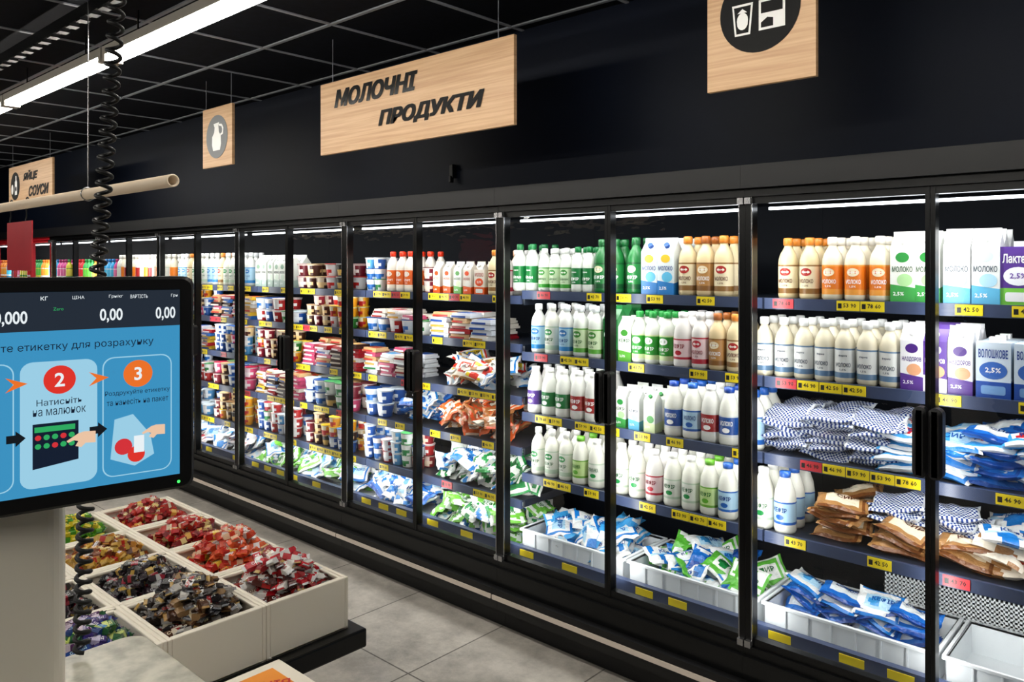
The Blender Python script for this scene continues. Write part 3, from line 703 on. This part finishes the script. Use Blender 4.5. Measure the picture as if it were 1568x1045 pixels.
# ------------------------------------------------------------------ hanging signs
M_PRINT = mat('black_vinyl', '#060607', .6, spec=.2)
M_GLOSSB = mat('gloss_black_vinyl', '#0a0a0c', .18)
M_WHITE = mat('white_vinyl', '#f0f0ee', .5)
M_SILV = mat('silver_vinyl', '#74777a', .55)
YS = 2.30
def sign(name, xa, xb, texts=(), icon=None, z0=2.304, z1=2.663):
    e = bpy.data.objects.new(name, None); COL.objects.link(e)
    B = Batch([M_WOOD]); B.box(xa, xb, YS, YS+.018, z0, z1); B.obj('board', e, bevel=.001)
    B = Batch([M_TBAR])
    for q in (xa+.07*(xb-xa), xb-.07*(xb-xa)): B.box(q-.0012, q+.0012, YS+.008, YS+.0105, z1, ZC)
    B.obj('wires', e)
    B = Batch([M_PRINT, M_GLOSSB, M_WHITE, M_SILV])
    for s, tx0, tx1, tz0, tz1, mi in texts:
        for ii, (ox, oz) in enumerate(((-.005, -.002), (.005, -.002), (-.005, .002), (.005, .002), (0, 0))):
            B.add(textT(s, (tx0+tx1)/2+ox, (tz0+tz1)/2+oz, tx1-tx0-.01, tz1-tz0-.004, key='t', y=YS-.002-ii*.0001, bold=.02, shear=.25, res=3), pal={'t': W4}, mi=mi)
    if icon:
        cx, cz, r, kind = icon
        B.add(outlineT(ell(cx, cz, r, r, 40), YS-.002, YS), mi=0 if kind != 'jug' else 3)
        yy = YS-.0035
        def pl(pts, mi): B.add(polyT(pts, yy, W4), mi=mi)
        s = r/.14
        def q(px, pz): return (cx+px*s, cz+pz*s)
        if kind == 'milk':
            pl([q(.0, -.07), q(.09, -.07), q(.09, .03), q(0, .03)], 2); yy -= .0006
            pl([q(.008, -.015), q(.082, -.015), q(.082, .022), q(.008, .022)], 0); pl([q(.008, -.062), q(.05, -.062), q(.05, -.035), q(.03, -.03), q(.008, -.045)], 0)
            yy += .0006
            pl([q(0, .036), q(.09, .036), q(.078, .075), q(.02, .075)], 2); pl([q(.028, .08), q(.07, .08), q(.07, .112), q(.028, .112)], 2)
            pl([q(-.095, .03), q(-.02, .03), q(-.03, -.075), q(-.085, -.075)], 2); yy -= .0006
            pl([q(-.088, .022), q(-.027, .022), q(-.036, -.068), q(-.079, -.068)], 0); yy -= .0006
            pl([q(-.057+.02*math.cos(a), -.025+.026*math.sin(a)-(.006 if math.sin(a) < 0 else 0)) for a in [i*math.pi/8 for i in range(16)]], 2)
            pl([q(-.075, .0), q(-.04, .0), q(-.057, .014)], 2)
        elif kind == 'jug':
            pl([q(-.045, -.09), q(.045, -.09), q(.06, -.05), q(.055, .0), q(.03, .03), q(.025, .07), q(.035, .09), q(-.04, .085), q(-.025, .06), q(-.03, .03), q(-.058, 0), q(-.06, -.05)], 2)
            pl([q(.05, .0), q(.085, .01), q(.09, .05), q(.07, .075), q(.03, .08), q(.03, .068), q(.065, .06), q(.075, .04), q(.07, .02), q(.05, .015)], 2)
        else:
            pl([q(-.08+.035*math.cos(a), -.03+.05*math.sin(a)) for a in [i*math.pi/8 for i in range(16)]], 2)
            pl([q(.0, -.09), q(.07, -.09), q(.07, .04), q(.05, .06), q(.05, .1), q(.02, .1), q(.02, .06), q(0, .04)], 2)
            yy -= .0006; pl(ell(cx+.035*s, cz-.03*s, .025*s, .025*s), 0)
    B.obj('print', e)
sign('hanging_aisle_sign', -3.407, -2.079, [('МОЛОЧНІ', -3.285, -2.655, 2.528, 2.618, 1), ('ПРОДУКТИ', -2.935, -2.24, 2.385, 2.472, 0)])
sign('hanging_icon_sign', -1.236, -.885, icon=(-1.06, 2.535, .130, 'milk'), z1=2.75)
sign('hanging_icon_sign', -4.67, -4.31, icon=(-4.49, 2.52, .13, 'jug'), z0=2.34, z1=2.70)
sign('hanging_aisle_sign', -8.55, -7.36, [('ЯЙЦЕ', -8.13, -7.72, 2.50, 2.60, 0), ('СОУСИ', -7.97, -7.44, 2.36, 2.455, 0)], icon=(-8.36, 2.48, .13, 'egg'))
B = Batch([M_RUB]); B.box(-2.985, -2.96, 2.80, 2.83, 2.20, 2.27); B.box(-2.98, -2.965, 2.79, 2.815, 2.175, 2.21); B.obj('wall_sensor', bevel=.004)

# ------------------------------------------------------------------ hanging tube with card
def tubeobj(name, pts, r, m, res=6, parent=None, cyc=False, caps=True):
    cu = bpy.data.curves.new(name, 'CURVE'); cu.dimensions = '3D'; cu.bevel_depth = r; cu.bevel_resolution = res; cu.use_fill_caps = caps
    sp = cu.splines.new('POLY'); sp.points.add(len(pts)-1)
    for i, p in enumerate(pts): sp.points[i].co = (*p, 1)
    sp.use_cyclic_u = cyc; cu.materials.append(m)
    for s in cu.splines: s.use_smooth = True
    o = bpy.data.objects.new(name, cu); COL.objects.link(o)
    if parent: o.parent = parent
    return o
tz = 2.036
e = bpy.data.objects.new('hanging_rail', None); COL.objects.link(e)
M_PIPE = mat('cream_pipe', '#dccab2', .35)
T = lathe([(.022, 0, W4), (.022, 4.4, W4), (.017, 4.4, W4), (.017, 4.1, W4)], 24)
B = Batch([M_PIPE]); B.add(T, Matrix.Translation((-7.05, 1.2, tz)) @ Matrix.Rotation(math.radians(90), 4, 'Y')); B.obj('pipe', e)
for xx in (-3.42, -6.2):
    tubeobj('wire', [(xx, 1.2, tz+.02), (xx, 1.2, ZC)], .0022, M_CHROME, 2, e)
    tubeobj('wire_loop', [(xx, 1.2+.027*math.cos(a), tz+.027*math.sin(a)) for a in [i*.3927 for i in range(16)]], .0025, M_CHROME, 2, e, True)
M_REDCARD = noisy_mat('red_price_card', '#a8202c', '#b92a34', 3, .4)
for hx in (-4.42, -4.18):
    tubeobj('hook', [(hx+.022*math.cos(a), 1.2, tz+.003+.028*math.sin(a)) for a in [math.radians(d) for d in range(-30, 215, 20)]]+[(hx-.01, 1.2, tz-.05), (hx-.03, 1.2, tz-.075), (hx-.01, 1.2, tz-.09)], .003, M_RUB, 2, e)
B = Batch([M_REDCARD, M_WHITE]); B.box(-4.48, -4.11, 1.197, 1.203, 1.72, 1.955, 0)
B.obj('price_card', e)

# coiled cable
pts = []; n = 1400
for i in range(n):
    t = i/(n-1); zz = ZC-.0-t*(ZC-1.115)
    bx = -1.345-.05*t+.010*math.sin(t*7); by = .535-.05*t+.008*math.sin(t*5)
    ph = 2*math.pi*(50*t+30*t*t)
    pts.append((bx+.0105*math.cos(ph), by+.0105*math.sin(ph), zz))
tubeobj('coiled_cable', pts, .0036, M_RUB, 2)

# ------------------------------------------------------------------ scale kiosk
K = bpy.data.objects.new('self_service_scale', None); COL.objects.link(K)
d = Vector((.172, .985, 0)).normalized()
right_edge = Vector((-1.0937, .5264, 0))
def flat(name, c, st=.95):
    m = bpy.data.materials.new(name); m.use_nodes = True; nt = m.node_tree
    b = nt.nodes['Principled BSDF']; b.inputs['Base Color'].default_value = lin('#101010'); b.inputs['Roughness'].default_value = .35
    b.inputs['Emission Color'].default_value = lin(c); b.inputs['Emission Strength'].default_value = st
    return m
scr = ['#232c38', '#3c94c4', '#eef6fa', '#e2342a', '#f0742a', '#9ed2ea', '#10151c', '#f0c8a8', '#2fae62', '#d8323a', '#6fbfe2', '#101c30']
SM = [flat('screen_'+str(i), c) for i, c in enumerate(scr)]
nrm = Vector((.985, -.172, 0))
o0 = right_edge - d*.40
MM = Matrix(((d.x, -nrm.x, 0, o0.x), (d.y, -nrm.y, 0, o0.y), (0, 0, 1, 0), (0, 0, 0, 1)))
B = Batch([M_RUB])
B.add(outlineT(rrect(.20, 1.582, .40, .302, .014), -.0, .035, W4, .004), MM)
B.add(outlineT(rrect(.20, 1.582, .34, .24, .03), .035, .06, W4, 0), MM)
B.obj('monitor_housing', K)
S = Batch(SM)
def sp(pts, lv, mi): S.add(polyT(pts, -.001-lv*.0004, W4), MM, mi=mi)
def sr(s0, s1, z0, z1, lv, mi): sp([(.4-s0, z0), (.4-s1, z0), (.4-s1, z1), (.4-s0, z1)], lv, mi)
def stx(s, sc, z, h, lv, mi, w=None, bold=.0):
    S.add(textT(s, .4-sc, z, w, h, key='t', y=-.001-lv*.0004, bold=bold, res=3), MM, pal={'t': W4}, mi=mi)
sr(.0206, .38, 1.453, 1.714, 0, 1); sr(.0206, .38, 1.664, 1.714, 1, 0)
stx('0,00', .0397, 1.681, .019, 2, 2, .026, .02); stx('0,00', .1087, 1.681, .019, 2, 2, .028, .02); stx('0,000', .2235, 1.681, .019, 2, 2, .036, .02)
stx('Грн', .028, 1.706, .005, 2, 2); stx('ВАРТІСТЬ', .0740, 1.706, .005, 2, 2, .022); stx('Грн/кг', .103, 1.7065, .005, 2, 2, .017); stx('ЦІНА', .148, 1.706, .005, 2, 2); stx('кг', .187, 1.706, .005, 2, 2); stx('Zero', .171, 1.692, .004, 2, 8)
stx('Сканайте етикетку для розрахунку', .168, 1.643, .0125, 2, 11, .225)
for sc, col, num in ((.0755, 4, '3'), (.1696, 3, '2'), (.264, 4, '1')):
    sp(rrect(.4-sc, 1.5435, .088, .162, .014, 6), 1, 5)
    sp(rrect(.4-sc, 1.5435, .085, .159, .013, 6), 2, 1 if num != '2' else 5)
    sp(ell(.4-sc, 1.600, .0185, .0185, 32), 4, col); stx(num, sc, 1.600, .018, 5, 2, None, .02)
stx('Натисніть', .1696, 1.572, .0085, 5, 11, .052); stx('на малюнок', .1696, 1.559, .0085, 5, 11, .060)
stx('Роздрукуйте етикетку', .0755, 1.575, .008, 5, 11, .082); stx('та нанесіть на пакет', .0755, 1.563, .008, 5, 11, .078)
for sc in (.123, .2165):
    sp([(.4-sc-.013, 1.607), (.4-sc+.011, 1.598), (.4-sc-.013, 1.588), (.4-sc-.004, 1.598)], 5, 4)
    sr(sc+.012, sc+.002, 1.524, 1.534, 5, 6); sp([(.4-sc-.002, 1.519), (.4-sc+.009, 1.529), (.4-sc-.002, 1.539)], 5, 6)
sp([(.2, 1.487), (.252, 1.494), (.252, 1.545), (.2, 1.545)], 5, 11)
for i in range(5):
    for j in range(2): sp(ell(.206+i*.0095, 1.527-j*.011, .0036, .0036, 10), 6, 8 if (i+j) % 3 else 9)
sr(.198, .152, 1.534, 1.541, 6, 8)
def hand(cx, cz, s):
    sp([(cx+s*a, cz+s*b) for a, b in ((0, .0), (.4, .25), (.8, .5), (1.2, .6), (2.0, .55), (2.0, -.35), (1.3, -.3), (1.0, -.6), (.6, -.45), (.8, -.1), (.5, .0), (.1, -.15))], 7, 7)
hand(.238, 1.519, .017)
sp([(.295, 1.54), (.318, 1.545), (.34, 1.515), (.345, 1.487), (.32, 1.474), (.29, 1.487)], 5, 5)
sp(ell(.306, 1.502, .011, .011), 6, 9); sp(ell(.322, 1.490, .011, .011), 6, 3); sr(.081, .068, 1.492, 1.515, 7, 2); hand(.329, 1.518, .015)
S.obj('screen', K)
B = Batch([flat('power_led', '#40ff60', 2)]); B.add(polyT(ell(.378, 1.442, .0022, .0022, 8), -.001, W4), MM); B.obj('power_led', K)
def vprism(name, cx, cy, w, h, r, z0, z1, m, parent, bev=0):
    P2 = rrect(cx, cy, w, h, r, 6); n = len(P2)
    V = [(x, y, z0) for x, y in P2]+[(x, y, z1) for x, y in P2]
    F = [(i, (i+1) % n, n+(i+1) % n, n+i) for i in range(n)]+[tuple(range(n, 2*n)), tuple(range(n-1, -1, -1))]
    B = Batch([m]); B.add((V, F, [W4]*len(F))); return B.obj(name, parent, bevel=bev)
vprism('column', -1.245, .255, .15, .27, .03, 1.11, 1.43, M_CREAM, K)
vprism('platform', -1.19, .335, .44, .49, .035, 1.085, 1.105, M_STEEL, K, .004)
vprism('cabinet', -1.19, .33, .38, .44, .03, 0, 1.085, M_CREAM, K)
B = Batch([M_STEEL]); B.box(-1.29, -1.20, .2, .34, 1.42, 1.60); B.obj('bracket', K)

# ------------------------------------------------------------------ candy bins
E = bpy.data.objects.new('candy_display_bins', None); COL.objects.link(E)
B = Batch([M_CREAM, M_BLACK, M_INNER])
bx1, by1 = -2.075, 1.505; cw, cl = .29, .325; nr, nc = 4, 3
bx0 = bx1-nr*cl; by0 = by1-nc*cw; zt, zb = .75, .585
t = .012
for i in range(nr):
    for j in range(nc):
        xb_, yb_ = bx1-i*cl, by1-j*cw; xa_, ya_ = xb_-cl+.001, yb_-cw+.001
        B.box(xa_, xb_, ya_, yb_, zb, zb+.01, 0)
        B.box(xa_, xb_, ya_, ya_+t, zb, zt, 0); B.box(xa_, xb_, yb_-t, yb_, zb, zt, 0)
        B.box(xa_, xa_+t, ya_+t, yb_-t, zb, zt, 0); B.box(xb_-t*1.6, xb_, ya_+t, yb_-t, zb, zt, 0)
        B.box(xa_+t, xa_+t+.014, ya_+t, yb_-t, zt-.012, zt-.002, 0); B.box(xa_+t, xb_-t, yb_-t-.012, yb_-t, zt-.012, zt-.002, 0)
B.obj('bins', E, bevel=.003)
B = Batch([M_BLACK, M_INNER])
B.box(bx0-.04, bx1+.045, by0-.04, by1+.04, .525, zb, 0)
B.box(bx0+.1, bx1-.12, by0+.1, by1-.12, .06, .525, 1)
B.box(bx0+.05, bx1-.05, by0+.05, by1-.05, 0, .06, 0)
B.obj('stand', E, bevel=.006)
def candyT(wd, th):
    V = []; F = []; K = []
    xs = [(-.5, .92, .03), (-.45, .80, .06), (-.41, .85, .3), (-.36, .98, .9), (-.1, 1, 1), (.16, 1, 1), (.36, .98, .9), (.41, .85, .3), (.45, .80, .06), (.5, .92, .03)]
    keys = ['a', 'a', 'b', 'b', 'l', 'b', 'b', 'a', 'a']
    for x, yy, zz in xs: V += [(x, -yy*wd, -zz*th), (x, yy*wd, -zz*th), (x, yy*wd*.8, zz*th), (x, -yy*wd*.8, zz*th)]
    for i in range(9):
        for q in range(4):
            r = (q+1) % 4; F.append((i*4+q, i*4+r, i*4+4+r, i*4+4+q)); K.append(keys[i])
    # printed name along the bar
    tv, tf, _ = text2d('СОЛОД', .03, 0, 1); o = len(V)
    for x, y in tv: V.append((x*.5+.03, y*wd*.9, th*1.02))
    for q in tf: F.append(tuple(i+o for i in q)); K.append('t')
    return (V, F, K)
BAR = candyT(.135, .08); SWEET = candyT(.19, .13)
cc = {
 'kinder': [('#c0202c', '#e8e6e4', '#d8d8da', '#ffffff'), ('#8a1418', '#f0e8e0', '#c0a060', '#f0e0c0'), ('#4a1810', '#c02020', '#b8b8ba', '#f0f0f0'), ('#e4e2de', '#b81c28', '#d0d0d2', '#b01020'), ('#e0dcd8', '#e8dcc8', '#a01a1c', '#501010')],
 'orange': [('#d83c1c', '#f2c8a0', '#e05820', '#ffffff'), ('#c84424', '#f0e8e0', '#b82c14', '#601008'), ('#b81c14', '#f0c040', '#cc3820', '#fff0c0'), ('#e06030', '#ffffff', '#d04018', '#ffffff'), ('#e8c0a0', '#d84020', '#d85030', '#a02010')],
 'red': [('#b01418', '#e8b050', '#b81c20', '#ffe0a0'), ('#b82818', '#f0e0c0', '#941414', '#ffffff'), ('#7a1014', '#d8c080', '#981a1a', '#f0d090')],
 'dark': [('#241a16', '#a8a8ac', '#a08040', '#e0d0a0'), ('#1a161c', '#982020', '#78787e', '#e0e0e0'), ('#4c3020', '#e0d8c8', '#a07c48', '#f0e0c0'), ('#302420', '#d8d8d8', '#606066', '#c02020'), ('#8a6a44', '#f0e0c0', '#4a2c18', '#ffffff'), ('#b4b0aa', '#2c2420', '#8a8a8c', '#202020')],
 'black': [('#141016', '#b09040', '#301c28', '#d0b060'), ('#241420', '#c0c0c0', '#181018', '#d0d0d0'), ('#121214', '#901c30', '#28282c', '#c0c0c0')],
 'gold': [('#b87c20', '#5c2c14', '#d0a040', '#ffffff'), ('#7c3c18', '#e8d080', '#b88030', '#f0d890'), ('#c09838', '#b82818', '#a07828', '#601808')],
 'lime': [('#c8b820', '#3c8a20', '#d8d050', '#205010'), ('#589e24', '#e8e048', '#2e6c1c', '#f0f080')],
 'purple': [('#30206a', '#c0b8d8', '#1c3c8a', '#e0d8f0'), ('#183878', '#4c90c8', '#241a50', '#c0e0f0'), ('#1c5a2c', '#c8d870', '#123c20', '#e0f0a0'), ('#4c1a54', '#d0c0d0', '#18182c', '#f0e0f0')],
}
plan = [['kinder', 'orange', 'red', 'red'], ['dark', 'black', 'gold', 'lime'], ['purple', 'black', 'dark', 'gold']]
B = Batch([M_CANDY])
for j in range(nc):
    for i in range(nr):
        cx = bx1-(i+.5)*cl; cy = by1-(j+.5)*cw; pal = [P(a, b_, c_, '#fff', t=t_) for a, b_, c_, t_ in cc[plan[j][i]]]
        kind = plan[j][i]; big = kind in ('kinder', 'dark')
        top = .115 if (i, j) in ((0, 0), (0, 1), (1, 0)) else .08
        for n_ in range(190):
            u, v = R.uniform(-.95, .95), R.uniform(-.95, .95)
            hh = zt-.045+top*(1-abs(u)**2.5)*(1-abs(v)**2.5)
            zz = hh-.014*(n_ % 4)
            s = .108 if big else .076
            B.add(BAR if big else SWEET, T3(cx+u*(cl/2-.045), cy+v*(cw/2-.045), zz+.004, R.uniform(0, 3.14), R.uniform(-.5, .5), R.uniform(-.3, .3)) @ Matrix.Scale(s, 4), R.choice(pal))
B.obj('wrapped_candies', E)

Q = bpy.data.objects.new('cardboard_display_box', None); COL.objects.link(Q)
B = Batch([M_CREAM]); B.box(-1.80, -1.50, .78, 1.09, .0, .735, 0); B.obj('box', Q, bevel=.004)
B = Batch([M_PLAS]); B.add(boxT(-1.765, -1.62, .92, 1.05, .735, .738, lin('#e8902c')))
tt = textT('АКЦІЯ', 0, 0, .12, .04, key='t')
B.add(([(x, z, 0) for x, y, z in tt[0]], tt[1], tt[2]), Matrix.Translation((-1.70, .99, .7395)) @ Matrix.Rotation(math.radians(60), 4, 'Z'), pal={'t': lin('#c02020')})
B.obj('label', Q)

# ------------------------------------------------------------------ world, camera
w = bpy.data.worlds.new('w'); scene.world = w; w.use_nodes = True
w.node_tree.nodes['Background'].inputs[0].default_value = (.02, .022, .03, 1)
cam = bpy.data.cameras.new('camera'); co = bpy.data.objects.new('camera', cam); COL.objects.link(co)
cam.sensor_width = 36; cam.lens = 1200/1568*36; cam.shift_y = -117.5/1568
co.location = (0, 0, 1.75); co.rotation_euler = (math.radians(90), 0, math.radians(42.25))
cam.clip_start = .05
scene.camera = co
